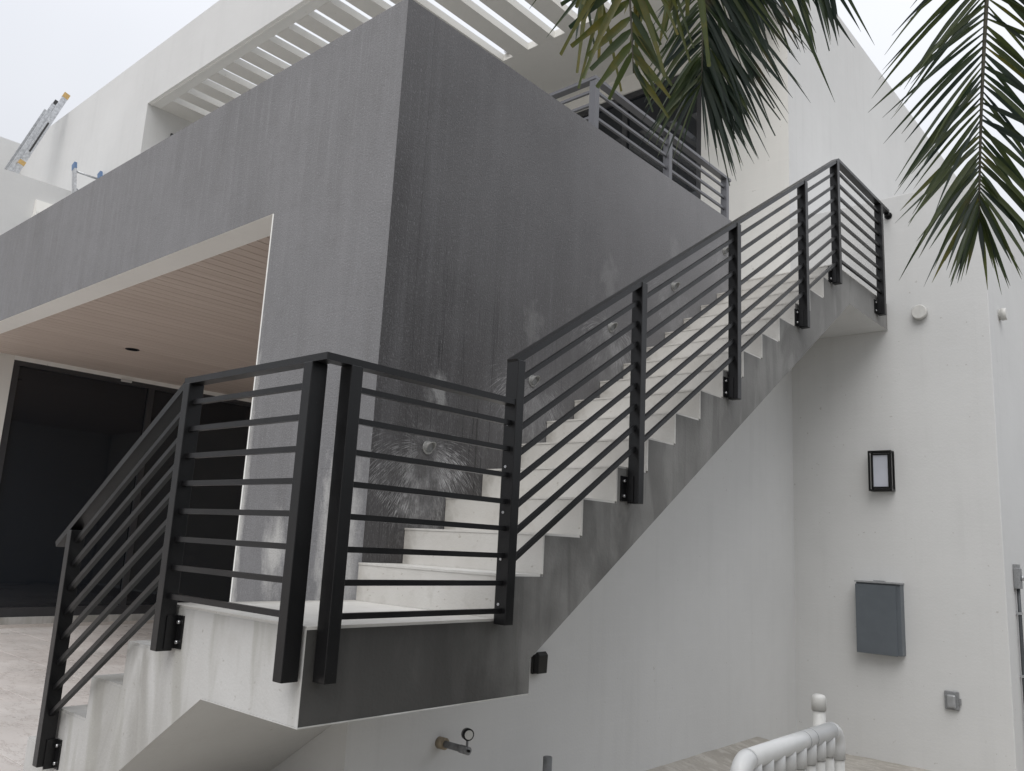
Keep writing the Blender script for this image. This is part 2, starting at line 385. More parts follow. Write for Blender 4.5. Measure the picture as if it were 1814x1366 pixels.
# ------------------------------------------------------------------ measured levels
W, YL = .9155, -.9456          # stair width, near face of landing
HR, TR, Y1 = .1796, .28, -.0178
ZT = 3.2727                    # dark parapet top
ZO, XJ = 2.2586, -1.1463       # patio opening head, pier edge
YE = 5.193                     # far white wall
ZTOP = 15*HR
FLOOR, GROUND = -.90, -1.34
XG = -7.80                     # glass wall
YU, ZU, ZF, XU = 1.83, 6.95, 6.09, -7.76   # upper front wall, its top, pergola soffit, recess side
def ry(i): return Y1+(i-1)*TR

# ------------------------------------------------------------------ ground and deck (setting)
g = MB(); nx, ny = 40, 40; vs = []; fs = []
xs = [-.62+(i/nx)**1*6 for i in range(nx+1)]; ys = [-4+i/ny*9.3 for i in range(ny+1)]
for y in ys:
    for x in xs:
        rise = .17*max(0, 1-max(0, x)/.7)*max(0, min(1, (5.0-y)/.6))
        vs.append((x, y, GROUND+rise+random.uniform(-.004, .004)))
for j in range(ny):
    for i in range(nx): fs.append((j*(nx+1)+i, j*(nx+1)+i+1, (j+1)*(nx+1)+i+1, (j+1)*(nx+1)+i))
o = g.add(vs, fs, True).build('muddy_yard', M['ground']); tag(o, kind='structure')
o = MB().add([(-600, -600, GROUND-.03), (600, -600, GROUND-.03), (600, 600, GROUND-.03), (-600, 600, GROUND-.03)], [(0, 1, 2, 3)]).build('ground', M['ground']); tag(o, kind='structure')
deck = Box(-40, -.62, -30, 5.0, GROUND-.02, FLOOR-.006).build('deck', M['grout']); tag(deck, kind='structure')
PS = .61; paver_proto = None
for i in range(13):
    for j in range(10):
        x1 = -.63-i*PS; y0 = -2.1+j*PS
        if x1-PS < XG-.1 and y0 > 0: continue
        mb = Box(x1-PS+.003, x1-.003, y0+.003, y0+PS-.003, FLOOR-.02, FLOOR)
        if paver_proto is None:
            mb2 = Box(-PS/2+.0015, PS/2-.0015, -PS/2+.0015, PS/2-.0015, -.02, 0); paver_proto = mb2.build('paver', M['paver'], deck, bevel=.001)
            p = paver_proto
        else: p = copy_part(paver_proto, deck)
        p.location = (x1-PS/2, y0+PS/2, FLOOR+random.uniform(-.0012, .0012))

# ------------------------------------------------------------------ house
house = thing('house', 'two storey modern stucco house with dark grey front volume and white upper floor', 'house', (0, 0, 0))
T = .21
# dark front wall: pier plus beam over the patio opening
MB().prism([(XJ, FLOOR), (-.62, FLOOR), (-.62, -.26), (0, -.26), (0, ZT), (-12.7, ZT), (-12.7, ZO), (XJ, ZO)], 'y', 0, T).build('front_wall', [M['grey'], M['wet'], M['trim']], house,
    matfn=lambda n, c: 1 if n.x > .5 and c.x > -.1 else (2 if (n.z < -.5 and c.z > 1) or (n.x < -.5) else 0))['label'] = 'dark grey stucco front wall over the patio opening'
Box(XJ-.004, XJ+.008, -.002, .02, FLOOR+.002, ZO-.004).build('corner_bead', M['trim'], house)
Box(XJ+.901, -.203, T+.002, YE, FLOOR, ZO).build('patio_side_wall', M['cream'], house)
MB().prism([(T+.001, -.25), (T+.001, ZT), (4.02, ZT), (4.02, 2.5), (3.6, 2.3), (.45, .25), (T+.001, .0)], 'x', -.2, 0).build('side_wall', M['wet'], house)['label'] = 'wet dark grey stucco wall beside the stairs'
Box(-.105, -.095, .003, 4.0, ZT-.001, ZT+.004).build('coping_joint', M['grey'], house)
# white walls below and beyond the stairs
MB().prism([(0, GROUND-.1), (YE, GROUND-.1), (YE, 2.62), (4.02, 2.60), (4.02, 2.50), (3.6, 2.29), (.45, .24), (T, -.02), (0, -.25)], 'x', -.2, -.0005).build('base_wall', M['white'], house)
Box(-.62, -.2, .0, .2, GROUND-.1, -.262).build('base_wall', M['white'], house)
Box(-.2995, 1.75, YE, 14, GROUND-.1, 3.73).build('side_block', M['white'], house, bevel=.006)['label'] = 'low white block beyond the stair landing'
Box(-.3, -.0005, YE+.2, 14, 3.735, ZU).build('side_wall', M['white'], house)['label'] = 'tall white side wall of the upper floor'
# patio ceiling boards
ceil = Box(XG, XJ+.9, T+.002, YE, ZO+.024, ZO+.12).build('ceiling', M['soffit_can'], house)
BW = .125; nb = int((XJ+.9-XG)/BW)
bp = None
for i in range(nb+1):
    x0 = XG+.001+i*BW
    if bp is None:
        bp = Box(.0035, BW-.0035, T+.003, YE-.01, 0, .022).build('ceiling_board', M['wood'], ceil, bevel=.003); q = bp
    else: q = copy_part(bp, ceil)
    q.location = (x0, 0, ZO+random.uniform(0, .0012))
# patio glass wall on the left
Box(XG-.2, XG, T+.001, .73, FLOOR+.001, ZO+.2).build('patio_wall', M['cream'], house)
Box(XG-.2, XG, .73, YE, ZO-.052, ZO+.2).build('door_header', M['trim'], house)
Box(XG-.25, XG+.03, .73, YE, FLOOR-.01, FLOOR+.075).build('door_sill', M['pale'], house)
Box(XG-.2, XJ+.9, YE, YE+.15, FLOOR, ZO+.2).build('patio_back_wall', M['cream'], house)
fr = MB(); DZ0, DZ1 = FLOOR+.075, ZO-.052
fr.box(XG-.09, XG-.01, .73, YE-.01, DZ1-.06, DZ1); fr.box(XG-.09, XG-.01, .73, YE-.01, DZ0, DZ0+.11)
ms = [.73, 2.42, 4.15]
for y in ms: fr.box(XG-.088, XG-.012, y, y+.075, DZ0+.11, DZ1-.06)
door = fr.build('sliding_door', M['frame'], house); door['label'] = 'black framed sliding glass door under the patio ceiling'
for a, b in ((.805, 2.42), (2.495, 4.15), (4.225, YE-.01)):
    Box(XG-.06, XG-.05, a+.001, b-.001, DZ0+.111, DZ1-.061).build('glass_pane', M['glass'], door)
Box(XG-.9, XG-.3, .4, YE, FLOOR, ZO).build('room_dark_backing', M['soffit_can'], house)  # near-black block behind the panes stands in for the unlit room
# terrace slab over the patio
Box(-12.7, -.201, T+.002, YE-.002, ZO+.13, 2.62).build('terrace_slab', M['white'], house)
Box(-12.7, -.202, 1.85, YE-.003, 2.621, ZTOP).build('terrace_floor', M['pale'], house)
Box(-.202, -.001, 4.03, YE-.001, 2.625, ZTOP-.002).build('terrace_floor', M['pale'], house)
# upper front wall, recess and pergola
TH = .09
MB().prism([(-12.75, 2.63), (XU, 2.63), (XU, ZF), (0, ZF), (0, ZU), (-12.75, ZU)], 'y', YU, YU+.183).build('upper_wall', [M['white'], M['trim']], house, matfn=lambda n, c: 1 if n.z < -.5 else 0)['label'] = 'white upper front wall with a deep terrace opening'  # underside takes the lighter paint to lift the shade beneath it
Box(XU, 0, YU+.045, YU+.065, ZF-.012, ZF-.001).build('drip_groove', M['trim'], house)
Box(XU-.2, XU, YU+.184, YE, 2.63, ZU-.3).build('recess_wall', M['white'], house)
Box(-12.75, -.0005, YE-.001, YE+.199, 5.8595, ZU).build('back_wall', [M['cream'], M['white']], house, matfn=lambda n, c: 1 if n.x > .5 else 0)
Box(-12.75, -4.6, YE, YE+.2, 2.63, 5.859).build('back_wall', M['cream'], house)
Box(-1.02, -.0005, YE-.001, YE+.199, 2.63, 5.859).build('back_wall', [M['cream'], M['white']], house, matfn=lambda n, c: 1 if n.x > .5 else 0)
SX0, SP, SW = -7.413, .3945, .158
prev = XU
nslot = 19
for i in range(nslot+1):
    x0 = SX0+i*SP
    q = Box(prev, x0 if i < nslot else -.2, YU+.186, 4.025, ZF+.001, ZF+TH).build('pergola_beam', M['cream'], house)
    prev = x0+SW
Box(XU, -.2, 4.026, YE-.001, ZF+.001, ZF+TH).build('pergola_slab', M['cream'], house)
Box(-.199, -.001, YU+.186, YE-.001, ZF+.0005, ZU-.002).build('pergola_side', M['white'], house)
ud = MB()
ud.box(-4.6, -1.02, YE+.02, YE+.09, 5.78, 5.86)
for x in (-4.6, -3.4, -2.12, -1.09): ud.box(x, x+.07, YE+.021, YE+.089, ZTOP, 5.78)
ud.box(-4.6, -1.02, YE+.022, YE+.088, ZTOP, ZTOP+.12)
udo = ud.build('terrace_door', M['frame'], house); udo['label'] = 'tall dark glass door on the upper terrace'
for a, b in ((-4.53, -3.4), (-3.33, -2.12), (-2.05, -1.09)):
    Box(a+.001, b-.001, YE+.05, YE+.06, ZTOP+.12, 5.78).build('glass_pane', M['glass'], udo)
Box(-4.6, -1.02, YE+.5, YE+.55, 2.7, 5.86).build('room_dark_backing', M['soffit_can'], house)  # black sheet in place of the dark interior behind the terrace door
wn = Box(XU+.001, XU+.03, 2.2, 4.6, 2.7, 5.79).build('recess_window', M['frame'], house)
Box(XU+.031, XU+.035, 2.27, 4.53, 2.8, 5.72).build('glass_pane', M['glass'], wn)
# lower wing at the left and the far wing
MB().prism([(-12.7, ZT), (-9, ZT), (-9, 4.96), (-9.2, 4.96), (-9.2, 4.75), (-12.7, 4.75)], 'y', -.6+.85, YU-.001).build('wing_block', M['white'], house)['label'] = 'low white wing with a parapet left of the terrace'
MB().prism([(-12.7, 2.4), (-9, 2.4), (-9, ZT), (-12.7, ZT)], 'y', .25, YU-.001).build('wing_block', M['white'], house)
Box(-14, -12.76, -6, YU+.19, 2.4, ZU-.002).build('wing_wall', M['white'], house)
Box(-14, -12.7, -6, YU, GROUND, 2.39).build('wing_wall', M['white'], house)
Box(XG-.2-4.7, XG-.201, -.0+.002, T, FLOOR, ZO-.01).build('front_wall', M['grey'], house)

# ------------------------------------------------------------------ staircase
st = thing('staircase', 'pale concrete outdoor staircase turning at a small landing beside the dark wall', 'staircase', (W/2, 0, FLOOR))
tt, rt_ = .010, .012
poly = [(.213, -.313), (.213, -.173), (4.208, 2.43), (YE-.002, 2.43), (YE-.002, ZTOP-tt), (ry(15)+rt_, ZTOP-tt)]
for i in range(14, 0, -1):
    z = i*HR
    poly += [(ry(i+1)+rt_, z-tt), (ry(i)+rt_, z-tt)]
poly += [(ry(1)+rt_, -tt), (YL+.002, -tt), (YL+.002, -.313)]
MB().prism(poly, 'x', .002, W).build('upper_flight', [M['pale'], M['stained'], M['white']], st, matfn=lambda n, c: 1 if n.x > .6 else (2 if n.z < -.3 else 0))['label'] = 'rain stained grey side of the upper flight'
H2, T2, XA = .18, .30, -.0256
lp = [(W-.002, -.0105), (XA, -.0105)]
for k_ in range(1, 6):
    lp += [(XA-(k_-1)*T2, -k_*H2-(.0 if k_ == 5 else .0))]
    if k_ < 5: lp += [(XA-k_*T2, -k_*H2)]
lp += [(-.62, -5*H2), (.315, -.3135), (W-.002, -.3135)]
# lower flight and landing front: a wedge of concrete running down to the deck
lp2 = [(.001, -tt), (XA, -tt)]
for k_ in range(1, 6):
    lp2 += [(XA-(k_-1)*T2, -k_*H2-tt)]
    if k_ < 5: lp2 += [(XA-k_*T2, -k_*H2-tt)]
lp2[-1] = (lp2[-1][0], FLOOR+.001)
lp2 += [(-.60, FLOOR+.001), (.001, -.313-.314*.633)]
MB().prism(lp2, 'y', YL, -.002).build('lower_flight', [M['pale'], M['white']], st, matfn=lambda n, c: 1 if n.z < -.3 else 0)
MB().prism([(.001, -tt), (W-.0, -tt), (W-.0, -.3129), (.315, -.3129), (.001, -.313-.314*.633)], 'y', YL, YL+.0019).build('landing_face', M['pale'], st)
MB().prism([(.0015, -.3132), (.315, -.3132), (.0015, -.313-.314*.633)], 'y', YL+.002, -.002).build('landing_soffit', M['white'], st)
# finish slabs
for i in range(1, 16):
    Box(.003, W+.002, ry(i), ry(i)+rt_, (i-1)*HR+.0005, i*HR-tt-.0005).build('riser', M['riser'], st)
    y1 = ry(i+1) if i < 15 else YE-.003
    Box(.003, W-.003, ry(i)-.003, y1-.0005, i*HR-tt, i*HR).build('tread', M['riser'], st)
Box(.003, W-.003, YL+.004, ry(1)-.0005, -tt, 0).build('tread', M['riser'], st)
Box(XA-.004, .0025, YL+.004, -.004, -tt, 0).build('tread', M['riser'], st)
for k_ in range(1, 5):
    Box(XA-k_*T2-.004, XA-(k_-1)*T2-.001, YL+.003, -.004, -k_*H2-tt, -k_*H2).build('tread', M['pale'], st)
Box(W-.012, W+.004, YL-.003, .213, -.3175, -.3135).build('drip_edge', M['pale'], st)
Box(.315, W-.013, YL-.003, YL+.012, -.3175, -.3135).build('drip_edge', M['pale'], st)

# ------------------------------------------------------------------ railings
PW, PD, PG = .05, .065, .012    # post along, post across, gap to the wall face
RZ, BS, BB = .906, .11, .02
def post_x(parent, y, z0, z1):  # post on the side plane x = W
    return Box(W+PG, W+PG+PD, y-PW/2, y+PW/2, z0, z1).build('post', M['black'], parent, bevel=.003)
def post_y(parent, x, z0, z1):
    return Box(x-PW/2, x+PW/2, YL-PG-PD, YL-PG, z0, z1).build('post', M['black'], parent, bevel=.003)
XB = W+PG+PD/2; YB = YL-PG-PD/2
def bracket_x(parent, y, z):    # angle plate with two bolts on the side plane
    pl = MB().box(W-.001, W+.007, y-PW/2-.048, y-PW/2-.002, z+.01, z+.135).box(W+.007, W+.05, y-PW/2-.007, y-PW/2-.001, z+.01, z+.135).build('bracket', M['black'], parent)
    for dz in (.035, .11):
        MB().tube([(W+.007, y-PW/2-.028, z+dz), (W+.018, y-PW/2-.028, z+dz)], .007, 8).build('bolt', M['bolt'], pl)
def bracket_y(parent, x, z):
    pl = MB().box(x+PW/2+.002, x+PW/2+.048, YL-.007, YL+.001, z+.01, z+.135).box(x+PW/2+.001, x+PW/2+.007, YL-.05, YL-.007, z+.01, z+.135).build('bracket', M['black'], parent)
    for dz in (.035, .11):
        MB().tube([(x+PW/2+.028, YL-.018, z+dz), (x+PW/2+.028, YL-.007, z+dz)], .007, 8).build('bolt', M['bolt'], pl)
# lower flight railing
r1 = thing('stair_railing', 'black metal railing sloping down the lower flight towards the stone deck', 'railing', (-.45, YB, -.5))
SL = .635
xa, xl = .049, -.905
post_y(r1, xl, -.90+.12, RZ-(xa-xl)*SL-.035)
bracket_y(r1, xl, -.80)
MB().bar((xa-.02, YB, RZ-.0125-.02*SL), (xl-.15, YB, RZ-.0125-(xa-xl+.15)*SL), .055, .028, (0, 1, 0)).build('top_rail', M['black'], r1)
for k_ in range(8):
    z = RZ-.101-k_*BS
    MB().bar((xa-PW/2, YB, z-PW/2*SL), (xl+PW/2, YB, z-(xa-xl-PW/2)*SL), BB, BB, (0, 1, 0)).build('bar', M['black'], r1)
# landing railing, two panels meeting at the corner
r2 = thing('landing_railing', 'black metal corner railing of two level panels round the stair landing', 'railing', (W, YL, 0))
post_y(r2, xa, -.172, RZ-.024); bracket_y(r2, xa, -.172)
xc = .889; yd = -.888; yp1 = -.022
post_y(r2, xc, -.172, RZ-.024); post_x(r2, yd, -.174, RZ-.024)
cx, cy = XB+.0275, YB-.0275
MB().prism([(xa-.03, cy), (cx, cy), (cx-.055, cy+.055), (xa-.03, cy+.055)], 'z', RZ-.025, RZ).build('top_rail', M['black'], r2)
MB().prism([(cx, cy), (cx, yp1-PW/2), (cx-.055, yp1-PW/2), (cx-.055, cy+.055)], 'z', RZ-.025, RZ).build('top_rail', M['black'], r2)
for k_ in range(8):
    z = RZ-.101-k_*BS
    Box(xa+PW/2, xc-PW/2, YB-BB/2, YB+BB/2, z-BB/2, z+BB/2).build('bar', M['black'], r2)
    Box(XB-BB/2, XB+BB/2, yd+PW/2, yp1-PW/2, z-BB/2, z+BB/2).build('bar', M['black'], r2)
# upper flight railing
r3 = thing('stair_railing', 'long black metal railing climbing the upper flight to the white wall', 'railing', (XB, 2, 1))
SU = HR/TR
posts = [(yp1, -.02), (.935, .535), (2.025, 1.25), (3.135, 1.965), (3.815, 2.49)]
def ztop(y): return 1.098+(y-yp1)*SU
for y, zb in posts: post_x(r3, y, zb, ztop(y)-.02)
for y, zb in posts[1:]: bracket_x(r3, y, zb)
for dz in (.06, .24, .43, .62, .80):     # screws on the first post
    MB().tube([(XB-.01, yp1-PW/2-.003, dz), (XB-.01, yp1-PW/2+.002, dz)], .006, 8).build('screw', M['bolt'], r3)
yt = 3.845; y6 = 4.905
MB().bar((XB, yp1-PW/2, ztop(yp1-PW/2)-.0125), (XB, yt, ztop(yt)-.0125), .055, .026, (1, 0, 0)).build('top_rail', M['black'], r3)
ZR3 = ztop(yt)
Box(XB-.0275, XB+.0275, yt, YE-.06, ZR3-.027, ZR3-.001).build('top_rail', M['black'], r3)
for (ya, _), (yb, _) in zip(posts[:-1], posts[1:]):
    for k_ in range(8):
        dz = -.101-k_*BS-.012
        MB().bar((XB, ya+PW/2, ztop(ya+PW/2)+dz), (XB, yb-PW/2, ztop(yb-PW/2)+dz), BB, BB, (1, 0, 0)).build('bar', M['black'], r3)
post_x(r3, y6, 2.50, ZR3-.03); bracket_x(r3, y6, 2.50)
for k_ in range(8):
    z = ZR3-.101-k_*BS
    Box(XB-BB/2, XB+BB/2, 3.815+PW/2, y6-PW/2, z-BB/2, z+BB/2).build('bar', M['black'], r3)
MB().box(XB-.02, XB+.02, YE-.065, YE-.002, ZR3-.045, ZR3-.02).tube([(XB, YE-.002, ZR3-.035), (XB, YE-.012, ZR3-.035)], .035, 12).build('wall_bracket', M['black'], r3)
# balcony railing
r4 = thing('balcony_railing', 'grey metal railing standing along the terrace edge behind the dark parapet', 'railing', (-.1, 3, ZT))
ZB = 3.745; xb = -.1; yb0 = 1.9
for y in (yb0, 2.95, 3.965): Box(xb-.03, xb+.03, y-.025, y+.025, ZT+.002, ZB-.025).build('post', M['rail_grey'], r4, bevel=.003)
Box(xb-.03, xb+.03, yb0-.03, 4.03, ZB-.025, ZB).build('top_rail', M['rail_grey'], r4)
Box(-5, xb-.031, yb0-.03, yb0+.03, ZB-.025, ZB).build('top_rail', M['rail_grey'], r4)
for x in (-1.3, -2.5, -3.7, -4.95): Box(x-.025, x+.025, yb0-.03, yb0+.03, ZTOP, ZB-.026).build('post', M['rail_grey'], r4)
for k_ in range(4):
    z = ZB-.101-k_*.105
    for a, b in ((yb0+.025, 2.925), (2.975, 3.94)): Box(xb-.01, xb+.01, a, b, z-.01, z+.01).build('bar', M['rail_grey'], r4)
    Box(-4.9, xb-.031, yb0-.01, yb0+.01, z-.01, z+.01).build('bar', M['rail_grey'], r4)

# ------------------------------------------------------------------ fittings on the walls
desc = ['lowest round step light on the dark wall, just above the stair landing', 'second lowest round step light on the dark wall, behind the first tall post',
        'middle round step light of the five on the dark wall', 'second highest round step light on the dark wall', 'highest round step light on the dark wall, near the upper landing']
sl = None
for (ly, lz), d in zip(LIGHTS, desc):
    t = thing('step_light', d, 'light', (0, ly, lz), 'round step lights on the dark wall')
    if sl is None:
        a = MB().tube([(0, ly, lz), (.008, ly, lz)], .036, 24).build('base', M['lamp_grey'], t)
        n = 22; vs = []; fs = []
        for i in range(n):
            an = 2*math.pi*i/n; cy_, sz_ = math.cos(an), math.sin(an)
            for rr, xx in ((.029, .008), (.029, .030+.022*sz_), (.024, .028+.022*sz_), (.024, .014)): vs.append((xx, ly+rr*cy_, lz+rr*sz_))
        for i in range(n):
            for j in range(3): fs.append((i*4+j, i*4+j+1, ((i+1) % n)*4+j+1, ((i+1) % n)*4+j))
        b = MB().add(vs, fs).build('hood', M['lamp_grey'], t)
        c = MB().tube([(.012, ly, lz), (.018, ly, lz-.002)], .024, 20).build('lens', M['plastic_grey'], t)
        sl = (a, b, c)
    else:
        for pz in sl: copy_part(pz, t, (pz.location.x, pz.location.y, pz.location.z))
# square wall lamp
lm = thing('wall_lamp', 'black framed wall lamp with a frosted pane on the white wall', 'wall lamp', (.84, YE, .94))
lx0, lx1, lz0, lz1, ld = .735, .935, .945, 1.305, .10
Box(lx0+.03, lx1-.03, YE-.015, YE, lz0+.03, lz1-.03).build('back_plate', M['black'], lm)
fr = MB(); e = .014
for x in (lx0, lx1-e):
    for y in (YE-ld, YE-.02): fr.box(x, x+e, y, y+e, lz0, lz1)
for z in (lz0, lz1-e):
    for y in (YE-ld, YE-.02): fr.box(lx0+e, lx1-e, y, y+e, z, z+e)
    for x in (lx0, lx1-e): fr.box(x, x+e, YE-ld+e, YE-.02, z, z+e)
fr.build('frame', M['black'], lm)
fr = MB(); ix0, ix1, iz0, iz1 = lx0+.024, lx1-.024, lz0+.026, lz1-.026
fr.box(ix0, ix0+.012, YE-ld+.02, YE-.02, iz0, iz1).box(ix1-.012, ix1, YE-ld+.02, YE-.02, iz0, iz1).box(ix0+.012, ix1-.012, YE-ld+.02, YE-.02, iz1-.012, iz1).box(ix0+.012, ix1-.012, YE-ld+.02, YE-.02, iz0, iz0+.012)
fr.build('inner_frame', M['black'], lm)
Box(ix0+.012, ix1-.012, YE-ld+.03, YE-.03, iz0+.012, iz1-.012).build('frosted_pane', M['frost'], lm)
# electrical cabinet
eb = thing('electrical_box', 'grey steel electrical cabinet on the white wall below the lamp', 'electrical box', (.78, YE, -.46))
ex0, ex1, ez0, ez1, ed = .60, .972, -.455, .140, .10
Box(ex0, ex1, YE-ed, YE-.001, ez0, ez1).build('cabinet', M['boxgrey'], eb, bevel=.004)
Box(ex0-.004, ex1-.035, YE-ed-.012, YE-ed-.001, ez0-.004, ez1-.014).build('door', M['boxgrey'], eb, bevel=.003)
Box(ex0-.008, ex1+.006, YE-ed-.018, YE-.002, ez1+.001, ez1+.014).build('rain_lip', M['boxlip'], eb)
Box(.74, .83, YE-.07, YE-.03, ez1+.0145, ez1+.024).build('hub_plate', M['boxlip'], eb)
# weatherproof outlet
ou = thing('outdoor_outlet', 'small square weatherproof outlet low on the white wall', 'outlet', (1.32, YE, -.84))
Box(1.262, 1.372, YE-.025, YE-.001, -.835, -.690).build('back_box', M['plastic_grey'], ou, bevel=.006)
Box(1.285, 1.352, YE-.052, YE-.026, -.82, -.715).build('cover', M['boxlip'], ou, bevel=.012)
Box(1.373, 1.386, YE-.03, YE-.01, -.79, -.74).build('latch', M['plastic_grey'], ou)
# capped pipe ends
def cap_end(label, p, ax, r):
    t = thing('capped_pipe_end', label, 'pipe cap', p, 'white capped pipe ends on the white block')
    p = Vector(p); ax = Vector(ax)
    MB().tube([p, p+ax*.045], r*.86, 24).build('pipe', M['pvc_cap'], t)
    MB().tube([p+ax*.018, p+ax*.055, p+ax*.062], [r, r, r*.9], 24).build('cap', M['pvc_cap'], t)
cap_end('round white capped pipe end on the front of the white block', (1.205, YE, 2.552), (0, -1, 0), .066)
cap_end('round white capped pipe end round the corner at the far right', (1.75, 5.60, 2.557), (1, 0, 0), .055)
# switch and conduit on the side face
sw = thing('conduit_switch', 'grey switch box with black conduit on the right edge of the block', 'switch box', (1.75, 5.55, .2))
Box(1.751, 1.80, 5.50, 5.60, .16, .33).build('box', M['plastic_grey'], sw, bevel=.006)
MB().tube([(1.80, 5.55, .25), (1.822, 5.55, .25)], .022, 12).build('knob', M['boxlip'], sw)
Box(1.752, 1.79, 5.51, 5.59, .331, .36).build('box_top', M['plastic_grey'], sw)
cd_ = MB().tube([(1.775, 5.55, .159), (1.775, 5.55, -.1), (1.775, 5.545, -.7), (1.775, 5.54, GROUND)], .014, 10).build('conduit', M['conduit'], sw)
for z in (-.05, -.55): Box(1.751, 1.792, 5.525, 5.575, z, z+.02).build('strap', M['boxlip'], sw)
# gauge on a stub pipe below the landing
ga = thing('pressure_gauge_pipe', 'grey stub pipe with a small round pressure gauge under the landing', 'gauge', (0, .61, -.727))
MB().tube([(-.01, .611, -.727), (.045, .611, -.727)], .030, 18).build('sleeve', M['brass'], ga)
MB().tube([(.03, .611, -.727), (.155, .611, -.728)], .017, 14).build('pipe', M['pipe_grey'], ga)
MB().tube([(.155, .611, -.728), (.215, .611, -.730)], .020, 14).build('fitting', M['plastic_grey'], ga)
MB().tube([(.215, .600, -.726), (.235, .592, -.724)], .007, 8).build('valve_stem', M['black'], ga)
MB().tube([(.200, .611, -.715), (.200, .611, -.675)], .006, 10).build('gauge_stem', M['pipe_grey'], ga)
gc = Vector((.200, .611, -.652)); gd = (CAM-gc); gd.z = 0; gd.normalize(); gd = (gd+Vector((.35, .25, 0))).normalized()
gb = MB().tube([gc-gd*.016, gc+gd*.014, gc+gd*.016], [.029, .030, .027], 22).build('gauge_body', M['black'], ga)
MB().tube([gc+gd*.0162, gc+gd*.0175], .0225, 20).build('dial', M['dial'], gb)
# short pipe standing by the wall
vp = MB().tube([(.18, 1.30, GROUND), (.18, 1.30, -.862), (.18, 1.30, -.86)], [.026, .026, .023], 18).build('standing_pipe', M['pipe_grey'])
tag(vp, 'short open grey pipe standing upright below the stairs', 'pipe')
# small black flood light tucked under the stairs
fl = thing('flood_light', 'small black light fitting on the wall under the stair slope', 'light', (.0, 1.38, -.37))
Box(.001, .02, 1.33, 1.38, -.44, -.33).build('base', M['black'], fl, bevel=.005)
MB().prism([(.02, -.435), (.055, -.435), (.06, -.33), (.04, -.31), (.02, -.33)], 'y', 1.335, 1.42).build('housing', M['black'], fl, bevel=.004)
# ceiling spot and door sensor
dl = thing('ceiling_downlight', 'small dark round recess light in the brown board ceiling', 'light', (-6.05, 1.36, ZO))
MB().tube([(-6.05, 1.36, ZO-.004), (-6.05, 1.36, ZO+.002)], .075, 24).build('trim_ring', M['soffit_can'], dl)
MB().tube([(-6.05, 1.36, ZO-.006), (-6.05, 1.36, ZO-.0045)], .055, 24).build('lens', M['glass'], dl)
ss = Box(XG-.005, XG+.02, 2.02, 2.16, ZO-.085, ZO-.05).build('door_sensor', M['pvc'], None, bevel=.004); tag(ss, 'small white sensor above the sliding glass door', 'sensor')
sp_ = thing('pergola_spot', 'small round white spotlight at the end of a pergola slot', 'light', (-2.99, 4.0, 6.2))
MB().tube([(-2.99, 4.024, 6.2), (-2.99, 3.99, 6.2)], .05, 18).build('housing', M['pvc'], sp_)
MB().tube([(-2.99, 3.989, 6.2), (-2.99, 3.985, 6.2)], .038, 18).build('lens', M['frost'], sp_)
# wall vent on the low wing
wv = thing('wall_vent', 'small cream hooded vent on the low wing at the left', 'vent', (-9, 1.1, 4.5))
MB().prism([(-9, 4.42), (-8.88, 4.42), (-8.88, 4.47), (-8.94, 4.66), (-9, 4.66)], 'y', 1.02, 1.42).build('hood', M['cream'], wv)
Box(-8.995, -8.87, 1.0, 1.44, 4.39, 4.419).build('lip', M['cream'], wv)

# ------------------------------------------------------------------ ladders
def ladder(label, foot, top, across, width, n, caps):
    t = thing('ladder', label, 'ladder', foot); foot = Vector(foot); top = Vector(top); ac = Vector(across).normalized(); ln = top-foot
    nrm = ac.cross(ln).normalized()
    for s_ in (-.5, .5):
        rl = MB().bar(foot+ac*width*s_, top+ac*width*s_, .03, .088, ac).build('side_rail', M['alu'], t)
        MB().bar(foot+ac*width*s_+ln*.975, top+ac*width*s_+ln*.012, .036, .095, ac).build('end_cap', M[caps if (s_ > 0 or caps == 'blue') else 'sticker'], rl)
        if caps == 'orange' and s_ > 0: MB().bar(foot+ac*width*s_+ln*.415, foot+ac*width*s_+ln*.445, .036, .095, ac).build('bracket', M['orange'], rl)
        if caps == 'orange': MB().bar(foot+ac*(width*s_)*.80+nrm*.07, foot+ac*(width*s_)*.80+nrm*.07+ln*.90, .026, .07, ac).build('fly_rail', M['alu'], rl)
        if caps == 'orange' and s_ > 0: MB().bar(foot+ac*(width*s_+.018)+ln*.52, foot+ac*(width*s_+.018)+ln*.76, .004, .026, ac).build('sticker', M['sticker'], rl)
    for k_ in range(n):
        c = foot+ln*((k_+.7)/n)
        MB().tube([c-ac*width*.5, c+ac*width*.5], .016, 8).build('rung', M['alu'], t)
    return t
ladder('extension ladder with orange end caps leaning on the white upper wall', (-10.9, .90, 4.75), (-11.0, 1.755, 7.22), (1, .0, .0), .40, 8, 'orange')
ladder('ladder with blue end caps just showing over the dark parapet', (-8.0, 1.6, 2.66), (-8.93, 1.6, 5.32), (0, 1, 0), .36, 9, 'blue')

